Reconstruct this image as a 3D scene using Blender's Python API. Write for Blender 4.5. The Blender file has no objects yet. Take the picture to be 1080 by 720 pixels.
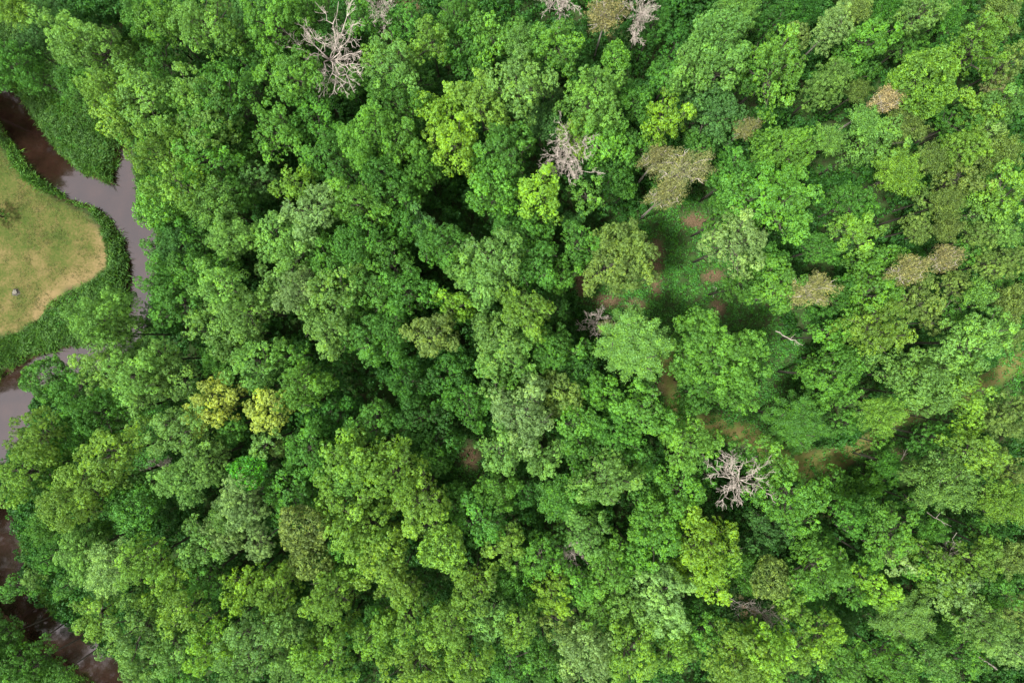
import bpy, math, random
import numpy as np

# ------------------------------------------------------------------ camera, sky, sun, exposure
CAM_H = 88.0
F = 720.0                                   # focal length in photo pixels (1080 wide)
sc = bpy.context.scene
COL = sc.collection
cam_d = bpy.data.cameras.new('camera'); cam = bpy.data.objects.new('camera', cam_d); COL.objects.link(cam)
cam_d.sensor_width = 36; cam_d.lens = 36 * F / 1080; cam_d.clip_end = 3000
cam.location = (0, 0, CAM_H); cam.rotation_euler = (0, 0, 0)
sc.camera = cam

SUN_EL, SUN_AZ = 63, 245                    # elevation; compass bearing clockwise from +Y
w = bpy.data.worlds.new('World'); sc.world = w; w.use_nodes = True
nt = w.node_tree; nt.nodes.clear()
out = nt.nodes.new('ShaderNodeOutputWorld'); bg = nt.nodes.new('ShaderNodeBackground')
sky = nt.nodes.new('ShaderNodeTexSky'); sky.sky_type = 'NISHITA'; sky.sun_disc = False
sky.sun_elevation = math.radians(SUN_EL); sky.sun_rotation = math.radians(SUN_AZ)
cl_n = nt.nodes.new('ShaderNodeTexNoise'); cl_n.inputs['Scale'].default_value = 2.2; cl_n.inputs['Detail'].default_value = 5
cl_r = nt.nodes.new('ShaderNodeMapRange'); cl_r.inputs[1].default_value = 0.3; cl_r.inputs[2].default_value = 0.62
cl_r.inputs[3].default_value = 0.78; cl_r.inputs[4].default_value = 0.96
mx = nt.nodes.new('ShaderNodeMixRGB'); mx.inputs[2].default_value = (9.5, 8.6, 8.9, 1)   # thin high cloud
tcw = nt.nodes.new('ShaderNodeTexCoord')
L = nt.links.new
L(tcw.outputs['Generated'], cl_n.inputs['Vector']); L(cl_n.outputs['Fac'], cl_r.inputs[0]); L(cl_r.outputs[0], mx.inputs[0])
L(sky.outputs[0], mx.inputs[1]); L(mx.outputs[0], bg.inputs[0]); bg.inputs[1].default_value = 0.115
L(bg.outputs[0], out.inputs[0])
sun_d = bpy.data.lights.new('sun', 'SUN'); sun = bpy.data.objects.new('sun', sun_d); COL.objects.link(sun)
sun_d.energy = 4.7; sun_d.angle = math.radians(7); sun_d.color = (1, 0.965, 0.90)
a, e = math.radians(SUN_AZ), math.radians(SUN_EL)
from mathutils import Vector, Matrix
sdir = Vector((math.sin(a) * math.cos(e), math.cos(a) * math.cos(e), math.sin(e)))
sun.rotation_euler = sdir.to_track_quat('Z', 'Y').to_euler()
sc.view_settings.view_transform = 'Standard'; sc.view_settings.look = 'None'
sc.view_settings.exposure = 0.80; sc.view_settings.gamma = 1.0
sc.view_settings.use_curve_mapping = False
sc.cycles.max_bounces = 6; sc.cycles.diffuse_bounces = 3; sc.cycles.transmission_bounces = 3
sc.cycles.glossy_bounces = 2; sc.cycles.transparent_max_bounces = 4

# ------------------------------------------------------------------ helpers
def W(px, py, z=0.0):
    k = (CAM_H - z) / F
    return ((px - 540) * k, -(py - 360) * k)

def mat(name):
    m = bpy.data.materials.new(name); m.use_nodes = True
    m.node_tree.nodes.clear()
    return m, m.node_tree, m.node_tree.nodes, m.node_tree.links.new

def nd(ns, t, **k):
    n = ns.new(t)
    for a_, v in k.items():
        if hasattr(n, a_): setattr(n, a_, v)
        else: n.inputs[a_].default_value = v
    return n

def math_n(ns, ln, op, a_, b=None):
    n = ns.new('ShaderNodeMath'); n.operation = op
    for i, v in enumerate((a_, b)):
        if v is None: continue
        if isinstance(v, (int, float)): n.inputs[i].default_value = v
        else: ln(v, n.inputs[i])
    return n.outputs[0]

def leaf_material(name, fixed=None, transl=0.28, yellow=0.65, rough=0.55):
    m, t, ns, ln = mat(name)
    o = nd(ns, 'ShaderNodeOutputMaterial')
    if fixed is None:
        oi = nd(ns, 'ShaderNodeObjectInfo'); base = oi.outputs['Color']
    else:
        r = nd(ns, 'ShaderNodeRGB'); r.outputs[0].default_value = (*fixed, 1); base = r.outputs[0]
    av = nd(ns, 'ShaderNodeAttribute', attribute_name='clump_tone')
    aw = nd(ns, 'ShaderNodeAttribute', attribute_name='leaf_tone')
    # young growth on some clumps is yellower
    yel = nd(ns, 'ShaderNodeMixRGB', blend_type='MULTIPLY'); yel.inputs[2].default_value = (1.38, 1.2, 0.8, 1)
    p = math_n(ns, ln, 'POWER', av.outputs['Fac'], 2.2); p = math_n(ns, ln, 'MULTIPLY', p, yellow)
    ln(p, yel.inputs[0]); ln(base, yel.inputs[1])
    hs = nd(ns, 'ShaderNodeHueSaturation')
    h = math_n(ns, ln, 'MULTIPLY', aw.outputs['Fac'], 0.03); h = math_n(ns, ln, 'ADD', h, 0.487); ln(h, hs.inputs['Hue'])
    s_ = math_n(ns, ln, 'MULTIPLY', aw.outputs['Fac'], -0.25); s_ = math_n(ns, ln, 'ADD', s_, 1.08); ln(s_, hs.inputs['Saturation'])
    v1 = math_n(ns, ln, 'MULTIPLY', aw.outputs['Fac'], 0.36); v2 = math_n(ns, ln, 'MULTIPLY', av.outputs['Fac'], 0.85)
    v = math_n(ns, ln, 'ADD', v1, v2); v = math_n(ns, ln, 'ADD', v, 0.42); ln(v, hs.inputs['Value'])
    ln(yel.outputs[0], hs.inputs['Color'])
    pb = nd(ns, 'ShaderNodeBsdfPrincipled'); pb.inputs['Roughness'].default_value = rough
    pb.inputs['Specular IOR Level'].default_value = 0.2
    ln(hs.outputs[0], pb.inputs['Base Color'])
    tr = nd(ns, 'ShaderNodeBsdfTranslucent'); ln(hs.outputs[0], tr.inputs[0])
    ms = nd(ns, 'ShaderNodeMixShader'); ms.inputs[0].default_value = transl
    ln(pb.outputs[0], ms.inputs[1]); ln(tr.outputs[0], ms.inputs[2]); ln(ms.outputs[0], o.inputs[0])
    return m

def bark_material(name, c1, c2, scale=3.0):
    m, t, ns, ln = mat(name)
    o = nd(ns, 'ShaderNodeOutputMaterial'); pb = nd(ns, 'ShaderNodeBsdfPrincipled'); pb.inputs['Roughness'].default_value = 0.85
    tc = nd(ns, 'ShaderNodeTexCoord'); n = nd(ns, 'ShaderNodeTexNoise'); n.inputs['Scale'].default_value = scale; n.inputs['Detail'].default_value = 6
    r = nd(ns, 'ShaderNodeValToRGB'); r.color_ramp.elements[0].color = (*c1, 1); r.color_ramp.elements[1].color = (*c2, 1)
    r.color_ramp.elements[0].position = 0.35; r.color_ramp.elements[1].position = 0.65
    ln(tc.outputs['Object'], n.inputs['Vector']); ln(n.outputs['Fac'], r.inputs[0]); ln(r.outputs[0], pb.inputs['Base Color'])
    b = nd(ns, 'ShaderNodeBump'); b.inputs['Strength'].default_value = 0.5; b.inputs['Distance'].default_value = 0.03
    ln(n.outputs['Fac'], b.inputs['Height']); ln(b.outputs[0], pb.inputs['Normal'])
    ln(pb.outputs[0], o.inputs[0]); return m

M_LEAF = leaf_material('leaf')
M_UNDER = leaf_material('undergrowth_leaf', (0.030, 0.125, 0.014), 0.33, 0.5)
M_HERB = leaf_material('herb_leaf', (0.050, 0.20, 0.020), 0.3, 0.5)
M_REED = leaf_material('bank_grass_blade', (0.085, 0.225, 0.030), 0.35, 0.7)
M_BARK = bark_material('bark', (0.028, 0.028, 0.018), (0.072, 0.070, 0.046))
M_PALEBARK = bark_material('pale_bark', (0.22, 0.2, 0.17), (0.42, 0.38, 0.33))
M_DEAD = bark_material('bare_wood', (0.23, 0.20, 0.165), (0.50, 0.45, 0.39), 2.5)

def mesh_np(name, verts, nface, attrs=None, material=None, k=4):
    """verts (n*k,3): every k verts form one face"""
    me = bpy.data.meshes.new(name)
    n = nface
    me.vertices.add(n * k); me.vertices.foreach_set('co', np.ascontiguousarray(verts, np.float32).ravel())
    me.loops.add(n * k); me.loops.foreach_set('vertex_index', np.arange(n * k, dtype=np.int32))
    me.polygons.add(n); me.polygons.foreach_set('loop_start', np.arange(0, n * k, k, dtype=np.int32))
    me.update(calc_edges=True)
    for an, av in (attrs or {}).items():
        at = me.attributes.new(an, 'FLOAT', 'FACE'); at.data.foreach_set('value', np.ascontiguousarray(av, np.float32))
    if material: me.materials.append(material)
    return me

def unit(v):
    return v / np.maximum(np.linalg.norm(v, axis=-1, keepdims=True), 1e-9)

def leaves(rng, pos, nrm, size, aspect=0.62, fold=0.18, jitter=0.55):
    """leaf sprays as slightly folded rhombs at pos, facing nrm (jittered). returns (n*4,3)"""
    n = len(pos)
    nn = unit(nrm + rng.normal(0, jitter, (n, 3)))
    r = rng.normal(0, 1, (n, 3)); t = unit(np.cross(nn, r)); b = np.cross(nn, t)
    s = (size * rng.uniform(0.65, 1.35, n))[:, None]
    v = np.empty((n, 4, 3))
    v[:, 0] = pos - t * s * 0.5; v[:, 2] = pos + t * s * 0.5 - nn * s * fold * 0.6
    v[:, 1] = pos + b * s * 0.5 * aspect + nn * s * fold; v[:, 3] = pos - b * s * 0.5 * aspect + nn * s * fold
    return v.reshape(-1, 3)

def tube(pts, rad, sides=5):
    """list of quads (as vertex quadruples) of a tube along pts"""
    pts = np.asarray(pts, float); rad = np.asarray(rad, float)
    n = len(pts); d = np.gradient(pts, axis=0); d = unit(d)
    up = np.array([0.31, 0.17, 0.93]); rings = []
    for i in range(n):
        a_ = np.cross(d[i], up)
        if np.linalg.norm(a_) < 1e-3: a_ = np.cross(d[i], [1, 0, 0])
        a_ = a_ / np.linalg.norm(a_); b = np.cross(d[i], a_)
        th = np.linspace(0, 2 * np.pi, sides, endpoint=False)
        rings.append(pts[i] + rad[i] * (np.cos(th)[:, None] * a_ + np.sin(th)[:, None] * b))
    q = []
    for i in range(n - 1):
        for j in range(sides):
            k = (j + 1) % sides
            q += [rings[i][j], rings[i][k], rings[i + 1][k], rings[i + 1][j]]
    return q

def limb_pts(rng, a_, b, n=5, wob=0.08, sag=0.12):
    a_, b = np.asarray(a_, float), np.asarray(b, float)
    t = np.linspace(0, 1, n)[:, None]; ln_ = np.linalg.norm(b - a_)
    p = a_ + (b - a_) * t
    p[1:-1] += rng.normal(0, wob * ln_, (n - 2, 3)) * 0.6
    p[:, 2] += -sag * ln_ * np.sin(t[:, 0] * np.pi)
    return p

# ------------------------------------------------------------------ ground plan (photo pixels at ground level)
def dist_poly(P, X, Y):
    """distance to polyline P [(x,y,half)], returns min(dist - half) in metres"""
    best = np.full(X.shape, 1e9)
    for (x0, y0, h0), (x1, y1, h1) in zip(P[:-1], P[1:]):
        dx, dy = x1 - x0, y1 - y0; l2 = dx * dx + dy * dy
        t = np.clip(((X - x0) * dx + (Y - y0) * dy) / l2, 0, 1)
        d = np.hypot(X - x0 - t * dx, Y - y0 - t * dy) - (h0 + (h1 - h0) * t)
        best = np.minimum(best, d)
    return best

def toW(pl, z=0.0):
    k = (CAM_H - z) / F
    return [((x - 540) * k, -(y - 360) * k, h * k) for x, y, h in pl]

WATER_Z = -0.9
RIVER = [toW(p, WATER_Z) for p in (
    [(-60, 60, 14), (-20, 84, 14), (8, 112, 16), (26, 140, 16), (48, 170, 16), (75, 194, 14), (105, 205, 13), (128, 216, 17), (147, 244, 17),
     (152, 275, 15), (149, 305, 12), (148, 335, 12), (125, 362, 12), (98, 378, 13), (70, 381, 14), (40, 392, 15), (20, 412, 22),
     (6, 438, 30), (-8, 475, 20), (-14, 510, 20), (-2, 550, 22), (5, 590, 22), (20, 632, 20), (46, 662, 18), (80, 682, 20),
     (114, 706, 20), (140, 745, 22), (170, 780, 18)],
    [(132, 212, 13), (131, 184, 10), (136, 150, 7), (146, 120, 6)])]
TRAIL = toW([(702, 372, 7), (705, 405, 9), (716, 440, 8), (752, 450, 10), (790, 462, 11), (820, 480, 11), (850, 490, 15), (882, 485, 11),
             (915, 466, 8), (950, 440, 8), (990, 425, 9), (1035, 407, 8), (1062, 388, 9), (1110, 370, 8), (1300, 340, 10)])
LAWN = [(-400, -80), (-150, 60), (-60, 130), (-5, 152), (20, 182), (52, 206), (88, 222), (104, 238), (114, 262), (113, 282), (96, 294), (70, 306),
        (58, 316), (40, 334), (18, 349), (-10, 358), (-80, 380), (-200, 420), (-500, 400)]
CLEAR = [(640, 262), (668, 240), (700, 228), (748, 224), (766, 262), (776, 300), (772, 350), (745, 352), (700, 392), (690, 350), (648, 332), (612, 312), (606, 290)]
OPEN2 = [(138, 430), (160, 425), (178, 440), (176, 478), (166, 500), (150, 500), (140, 470)]
GLADE = [(792, 322), (812, 330), (826, 370), (822, 410), (806, 446), (788, 448), (798, 410), (800, 370)]
HOLLOW = [(488, 470), (505, 466), (510, 490), (500, 502), (486, 498)]
PATCHES = [(693, 272, 9, 22), (692, 300, 7, 14), (735, 233, 18, 7), (752, 290, 12, 7), (758, 325, 8, 10), (640, 318, 16, 8), (614, 298, 8, 14), (704, 405, 9, 14),
           (670, 322, 12, 6), (870, 534, 8, 9), (948, 484, 7, 12), (497, 480, 9, 12), (430, 8, 16, 10), (765, 360, 6, 10), (405, 40, 8, 8),
           (787, 640, 12, 14), (880, 500, 9, 5)]

def in_poly(P, X, Y, k=CAM_H / F):
    P = [((x - 540) * k, -(y - 360) * k) for x, y in P]
    inside = np.zeros(X.shape, bool); n = len(P)
    for i in range(n):
        x0, y0 = P[i]; x1, y1 = P[(i + 1) % n]
        c = ((y0 > Y) != (y1 > Y)) & (X < (x1 - x0) * (Y - y0) / (y1 - y0 + 1e-12) + x0)
        inside ^= c
    return inside

def poly_sd(P, X, Y, k=CAM_H / F):
    Q = [((x - 540) * k, -(y - 360) * k, 0) for x, y in P]; Q.append(Q[0])
    d = dist_poly(Q, X, Y); return np.where(in_poly(P, X, Y, k), -d, d)

def river_d(X, Y):
    return np.minimum(dist_poly(RIVER[0], X, Y), dist_poly(RIVER[1], X, Y))

rs = np.random.RandomState(5)
_ph = rs.uniform(0, 6.28, (24, 2)); _fr = rs.normal(0, 1, (24, 2))
def vnoise(X, Y, scale):
    s = np.zeros(X.shape)
    for i in range(24):
        k = (1 + (i % 6) * 0.7) / scale
        s += np.sin((X * _fr[i, 0] + Y * _fr[i, 1]) * k + _ph[i, 0] * (1 + i)) / (1 + (i % 6) * 0.6)
    return s / 6.0

def axis(lo, hi, step, far):
    mid = np.arange(lo, hi + 1e-6, step); g = [hi]; s = step
    while g[-1] < far: s *= 1.35; g.append(g[-1] + s)
    h = [lo]; s = step
    while h[-1] > -far: s *= 1.35; h.append(h[-1] - s)
    return np.concatenate([h[::-1][:-1], mid, g[1:]])

gx = axis(-74, 74, 0.5, 1200); gy = axis(-52, 52, 0.5, 1200)
GX, GY = np.meshgrid(gx, gy)
rd = river_d(GX, GY)
def ground_z(X, Y, rdv=None):
    r_ = river_d(X, Y) if rdv is None else rdv
    z = 0.12 * vnoise(X, Y, 9.0)
    wob = 0.35 * vnoise(X + 31, Y, 1.6)
    t = np.clip((r_ + wob + 0.15) / 1.5, -1.2, 1)
    bank = np.where(t > 0, 0.5 - 0.5 * np.cos(np.pi * np.clip(t, 0, 1)), 0.0)
    deep = np.where(t < 0, t, 0)
    return -1.05 + bank * (1.05 + z) + deep * 0.7
GZ = ground_z(GX, GY, rd)
lawn_sd = poly_sd(LAWN, GX, GY) + 0.5 * vnoise(GX, GY, 2.0)
trail_sd = dist_poly(TRAIL, GX, GY) + 0.5 * vnoise(GX, GY, 2.5)
clear_sd = np.minimum(np.minimum(poly_sd(CLEAR, GX, GY), poly_sd(OPEN2, GX, GY)), np.minimum(poly_sd(HOLLOW, GX, GY), poly_sd(GLADE, GX, GY))) + 0.5 * vnoise(GX, GY, 2.2)
litter = np.zeros(GX.shape)
for x, y, a_, b in PATCHES:
    cx, cy = W(x, y); k = CAM_H / F
    q = np.hypot((GX - cx) / (a_ * k), (GY - cy) / (b * k)) + 0.35 * vnoise(GX, GY, 1.5)
    litter = np.maximum(litter, np.clip(1.5 - q, 0, 1))
ss = lambda v: np.clip(v, 0, 1)

# materials of the ground
def ground_material():
    m, t, ns, ln = mat('forest_ground')
    o = nd(ns, 'ShaderNodeOutputMaterial'); pb = nd(ns, 'ShaderNodeBsdfPrincipled'); pb.inputs['Roughness'].default_value = 0.95
    pb.inputs['Specular IOR Level'].default_value = 0.15
    tc = nd(ns, 'ShaderNodeTexCoord')
    n1 = nd(ns, 'ShaderNodeTexNoise'); n1.inputs['Scale'].default_value = 0.9; n1.inputs['Detail'].default_value = 8; n1.inputs['Roughness'].default_value = 0.7
    n2 = nd(ns, 'ShaderNodeTexNoise'); n2.inputs['Scale'].default_value = 7; n2.inputs['Detail'].default_value = 5
    ln(tc.outputs['Object'], n1.inputs['Vector']); ln(tc.outputs['Object'], n2.inputs['Vector'])
    def ramp(fac, stops):
        r = nd(ns, 'ShaderNodeValToRGB'); cr = r.color_ramp
        cr.elements[0].position, cr.elements[0].color = stops[0][0], (*stops[0][1], 1)
        cr.elements[1].position, cr.elements[1].color = stops[-1][0], (*stops[-1][1], 1)
        for p, c in stops[1:-1]:
            e_ = cr.elements.new(p); e_.color = (*c, 1)
        ln(fac, r.inputs[0]); return r.outputs[0]
    def attr(nm): return nd(ns, 'ShaderNodeAttribute', attribute_name=nm).outputs['Fac']
    def mixc(f, a_, b):
        x = nd(ns, 'ShaderNodeMixRGB'); ln(f, x.inputs[0]); ln(a_, x.inputs[1]); ln(b, x.inputs[2]); return x.outputs[0]
    floor_c = ramp(n1.outputs['Fac'], [(0.35, (0.035, 0.03, 0.016)), (0.5, (0.03, 0.06, 0.016)), (0.65, (0.045, 0.11, 0.02))])
    lit = ramp(n2.outputs['Fac'], [(0.3, (0.050, 0.038, 0.020)), (0.5, (0.095, 0.066, 0.036)), (0.7, (0.18, 0.125, 0.08))])
    n4 = nd(ns, 'ShaderNodeTexNoise'); n4.inputs['Scale'].default_value = 0.42; n4.inputs['Detail'].default_value = 7; n4.inputs['Roughness'].default_value = 0.65
    n5 = nd(ns, 'ShaderNodeTexNoise'); n5.inputs['Scale'].default_value = 3.5; n5.inputs['Detail'].default_value = 6; n5.inputs['Roughness'].default_value = 0.75
    ln(tc.outputs['Object'], n4.inputs['Vector']); ln(tc.outputs['Object'], n5.inputs['Vector'])
    sm = math_n(ns, ln, 'ADD', math_n(ns, ln, 'MULTIPLY', n4.outputs['Fac'], 0.75), math_n(ns, ln, 'MULTIPLY', n5.outputs['Fac'], 0.75))
    sm = math_n(ns, ln, 'SUBTRACT', sm, 0.25)
    sm2 = math_n(ns, ln, 'ADD', sm, math_n(ns, ln, 'MULTIPLY', attr('dry'), 0.30))
    lawn_c = ramp(sm2, [(0.32, (0.030, 0.062, 0.009)), (0.48, (0.056, 0.076, 0.016)), (0.60, (0.095, 0.090, 0.028)), (0.82, (0.17, 0.130, 0.058))])
    trail_c = ramp(n1.outputs['Fac'], [(0.33, (0.130, 0.100, 0.042)), (0.5, (0.115, 0.120, 0.034)), (0.64, (0.070, 0.130, 0.024))])
    mud = nd(ns, 'ShaderNodeRGB'); mud.outputs[0].default_value = (0.05, 0.028, 0.017, 1)
    c = mixc(attr('litter'), floor_c, lit)
    c = mixc(attr('trail'), c, trail_c)
    c = mixc(attr('lawn'), c, lawn_c)
    c = mixc(attr('mud'), c, mud.outputs[0])
    ln(c, pb.inputs['Base Color'])
    b = nd(ns, 'ShaderNodeBump'); b.inputs['Strength'].default_value = 0.7; b.inputs['Distance'].default_value = 0.06
    ln(n5.outputs['Fac'], b.inputs['Height']); ln(b.outputs[0], pb.inputs['Normal'])
    ln(pb.outputs[0], o.inputs[0]); return m
M_GROUND = ground_material()

ny, nx = GX.shape
idx = np.arange(ny * nx).reshape(ny, nx)
quads = np.stack([idx[:-1, :-1], idx[:-1, 1:], idx[1:, 1:], idx[1:, :-1]], -1).reshape(-1, 4)
V = np.stack([GX, GY, GZ], -1).reshape(-1, 3)
dry = ss(1 + poly_sd(LAWN, GX, GY) / 2.2) * (GY < 15.5) * (GX > -62) + 0.25 * (GY < 12)
ATT = {'lawn': ss(0.5 - lawn_sd / 0.8), 'trail': ss(0.5 - trail_sd / 1.0), 'litter': litter, 'mud': ss((0.25 - GZ - 0.45) / 0.5), 'dry': dry}
def sub_ground(name, mask):
    q = quads[mask]; u, inv = np.unique(q, return_inverse=True); inv = inv.reshape(-1, 4)
    me = bpy.data.meshes.new(name)
    me.vertices.add(len(u)); me.vertices.foreach_set('co', V[u].astype(np.float32).ravel())
    me.loops.add(len(inv) * 4); me.loops.foreach_set('vertex_index', inv.astype(np.int32).ravel())
    me.polygons.add(len(inv)); me.polygons.foreach_set('loop_start', np.arange(0, len(inv) * 4, 4, dtype=np.int32))
    me.update(calc_edges=True)
    for k_, v in ATT.items():
        at = me.attributes.new(k_, 'FLOAT', 'POINT'); at.data.foreach_set('value', v.reshape(-1)[u].astype(np.float32))
    me.polygons.foreach_set('use_smooth', np.ones(len(inv), bool))
    me.materials.append(M_GROUND)
    o = bpy.data.objects.new(name, me); COL.objects.link(o); o['kind'] = 'structure'; return o
qc = lambda A: A.reshape(-1)[quads].mean(1)
ml = qc(lawn_sd) < 0; mt = (qc(trail_sd) < 0) & ~ml
g = sub_ground('ground', ~ml & ~mt); g['label'] = 'dark forest floor with leaf litter and low green herbs under the trees'; g['category'] = 'ground'
g = sub_ground('lawn', ml); g['label'] = 'sun-dried mown grass lawn inside the river bend'; g['category'] = 'lawn'
g = sub_ground('footpath', mt); g['label'] = 'brown and grassy trail winding between the trees'; g['category'] = 'path'

# river water
def water_material():
    m, t, ns, ln = mat('river_water')
    o = nd(ns, 'ShaderNodeOutputMaterial'); pb = nd(ns, 'ShaderNodeBsdfPrincipled')
    tc = nd(ns, 'ShaderNodeTexCoord'); n = nd(ns, 'ShaderNodeTexNoise'); n.inputs['Scale'].default_value = 1.4; n.inputs['Detail'].default_value = 4
    n2 = nd(ns, 'ShaderNodeTexNoise'); n2.inputs['Scale'].default_value = 0.35; n2.inputs['Detail'].default_value = 5
    ln(tc.outputs['Object'], n.inputs['Vector']); ln(tc.outputs['Object'], n2.inputs['Vector'])
    r = nd(ns, 'ShaderNodeValToRGB'); r.color_ramp.elements[0].position = .35; r.color_ramp.elements[1].position = .65
    r.color_ramp.elements[0].color = (0.008, 0.0042, 0.0028, 1); r.color_ramp.elements[1].color = (0.020, 0.0100, 0.0068, 1)
    ln(n2.outputs['Fac'], r.inputs[0]); ln(r.outputs[0], pb.inputs['Base Color'])
    pb.inputs['Roughness'].default_value = 0.06; pb.inputs['IOR'].default_value = 1.6; pb.inputs['Specular IOR Level'].default_value = 1.0
    b = nd(ns, 'ShaderNodeBump'); b.inputs['Strength'].default_value = 0.10; b.inputs['Distance'].default_value = 0.05
    ln(n.outputs['Fac'], b.inputs['Height']); ln(b.outputs[0], pb.inputs['Normal'])
    ln(pb.outputs[0], o.inputs[0]); return m
wm = bpy.data.meshes.new('river')
wm.from_pydata([(-95, -75, WATER_Z), (-40, -75, WATER_Z), (-40, 60, WATER_Z), (-95, 60, WATER_Z)], [], [(0, 1, 2, 3)])
wm.materials.append(water_material())
wo = bpy.data.objects.new('river', wm); COL.objects.link(wo); wo['kind'] = 'structure'
wo['label'] = 'muddy red-brown river bending around the lawn'; wo['category'] = 'river'

# ------------------------------------------------------------------ crowns
def shell_clump(rng, c, out_dir, r, nl, size, flat=0.75):
    """a dome of leaves around c, bulging along out_dir"""
    d = unit(rng.normal(0, 1, (nl, 3)) + 0.95 * out_dir)
    rad = r * rng.uniform(0.55, 1.05, nl) ** 0.6
    p = c + d * rad[:, None]
    p[:, 2] = c[2] + (p[:, 2] - c[2]) * flat
    nrm = unit(d + np.array([0, 0, 0.55]))
    return p, nrm

def knob_clump(rng, c, axis_, r, leaf, dens=1.0):
    """one rosette: a dome of small knobs, each knob a tuft of leaves. returns pos, nrm, tone"""
    nk = max(6, int(15 * (r / 0.65) ** 2)); P, N, T = [], [], []
    base = rng.rand()
    ds = []
    for _ in range(nk * 6):
        d = unit(rng.normal(0, 1, 3) + 0.75 * axis_)
        if d @ axis_ < -0.25: continue
        if ds and max(d @ q for q in ds) > 1 - 0.5 * (0.62 * 0.65 / r) ** 2: continue
        ds.append(d)
        if len(ds) >= nk: break
    for d in ds:
        kc = c + d * r * rng.uniform(0.72, 1.08) * np.array([1, 1, 0.85]); kr = rng.uniform(0.16, 0.27)
        n = int(26 * dens * (0.16 / leaf) ** 2 * (kr / 0.21) ** 2)
        e_ = unit(rng.normal(0, 1, (n, 3)) + 0.9 * d + np.array([0, 0, 0.3]))
        P.append(kc + e_ * kr * rng.uniform(0.7, 1.1, (n, 1))); N.append(unit(e_ + 0.45 * d + np.array([0, 0, 0.55])))
        T.append(np.full(n, 0.62 * base + 0.38 * rng.rand()))
    n = int(60 * dens * (r / 0.65) ** 2); e_ = unit(rng.normal(0, 1, (n, 3)))
    P.append(c + e_ * r * 0.7 * rng.uniform(0.3, 1, (n, 1))); N.append(unit(e_ + np.array([0, 0, 1.0]))); T.append(np.full(n, base))
    return np.concatenate(P), np.concatenate(N), np.concatenate(T)

def crown_lobed(seed, R, cr=0.65, leaf=0.16, gap=1.5):
    """broad crown: rosettes of leaves at the ends of the limbs, uneven in height, with gaps between"""
    rng = np.random.RandomState(seed); P, N, T = [], [], []; cents = []; lobes = []
    ph = rng.uniform(0, 6.28, 4); am = rng.uniform(0.06, 0.20, 4); hole = rng.uniform(0, 6.28, 2)
    for _ in range(int(420 * R * R)):
        th = rng.uniform(0, 6.28); out_ = 1 + sum(am[k] * math.sin((k + 2) * th + ph[k]) for k in range(4))
        q = rng.rand(); rho = math.sqrt(q) * R * 0.92
        dome = R * (1.05 * math.sqrt(max(0, 1 - (rho / R) ** 2)) - 0.3)
        low = rng.rand() < 0.45
        z = dome + rng.normal(0, 0.25 * R) if not low else dome - rng.uniform(0.4, 1.15) * R
        if low: rho = max(rho, 0.35 * R)
        if not low and rho > 0.4 * R and any(abs((th - q_ + math.pi) % 6.283 - math.pi) < 0.22 for q_ in hole): continue
        if rng.rand() < 0.06: rho *= 1.16
        p = np.array([rho * out_ * math.cos(th), rho * out_ * math.sin(th), z])
        if cents:
            d = np.array(cents) - p; d[:, 2] *= 0.75
            if np.min(np.sum(d * d, 1)) < (cr * gap) ** 2: continue
        cents.append(p)
        ax = unit(np.array([p[0], p[1], 0]) * 0.55 / R + np.array([0, 0, 0.85]))
        r = cr * rng.uniform(0.6, 1.3)
        pp, nn, tt = knob_clump(rng, p, ax, r, leaf, 1.0 if not low else 0.7)
        P.append(pp); N.append(nn); T.append(tt)
        if len(cents) % 3 == 0: lobes.append((p * 0.9, 0.35 * R))
    P, N, T = np.concatenate(P), np.concatenate(N), np.concatenate(T)
    v = leaves(rng, P, N, leaf, jitter=0.38)
    return mesh_np('crown', v, len(P), {'clump_tone': T, 'leaf_tone': rng.rand(len(P))}, M_LEAF), lobes[:14]

def crown_fine(seed, R, leaf=0.15, dens=1.0, tall=1.15, spread=0.17):
    """airy crown of many small twigs (ash, willow, birch)"""
    rng = np.random.RandomState(seed)
    nb = int(26 + 9 * R); P, N, T = [], [], []; lobes = []
    for i in range(nb):
        q = (i + 0.5) / nb; th = i * 2.399963 + rng.normal(0, 0.3)
        el = math.asin(np.clip(1 - 1.35 * q, -1, 1)) + rng.normal(0, 0.12)
        ln_ = R * rng.uniform(0.68, 1.2)
        tip = np.array([ln_ * math.cos(el) * math.cos(th), ln_ * math.cos(el) * math.sin(th), ln_ * tall * math.sin(el) * 0.8])
        if i % 3 == 0: lobes.append((tip * 0.7, 0.3 * R))
        a_ = tip * 0.3; nt_ = int(5.5 * ln_)
        for k in range(nt_):
            f = rng.uniform(0.25, 1.0); c = a_ + (tip - a_) * f + rng.normal(0, 0.17 * R * (1.05 - 0.5 * f), 3)
            n = int(24 * dens); d = unit(rng.normal(0, 1, (n, 3)) + np.array([0, 0, 0.5])); ax = unit(unit(tip) + rng.normal(0, 0.4, 3))
            pp = c + d * spread * rng.uniform(0.9, 1.7) + ax * rng.uniform(-0.18, 0.18, n)[:, None]
            P.append(pp); N.append(unit(d + unit(tip) * 0.3 + np.array([0, 0, 0.5]))); T.append(np.full(n, rng.rand()))
    P, N, T = np.concatenate(P), np.concatenate(N), np.concatenate(T)
    v = leaves(rng, P, N, leaf, aspect=0.5)
    return mesh_np('crown', v, len(P), {'clump_tone': T, 'leaf_tone': rng.rand(len(P))}, M_LEAF), lobes

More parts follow.
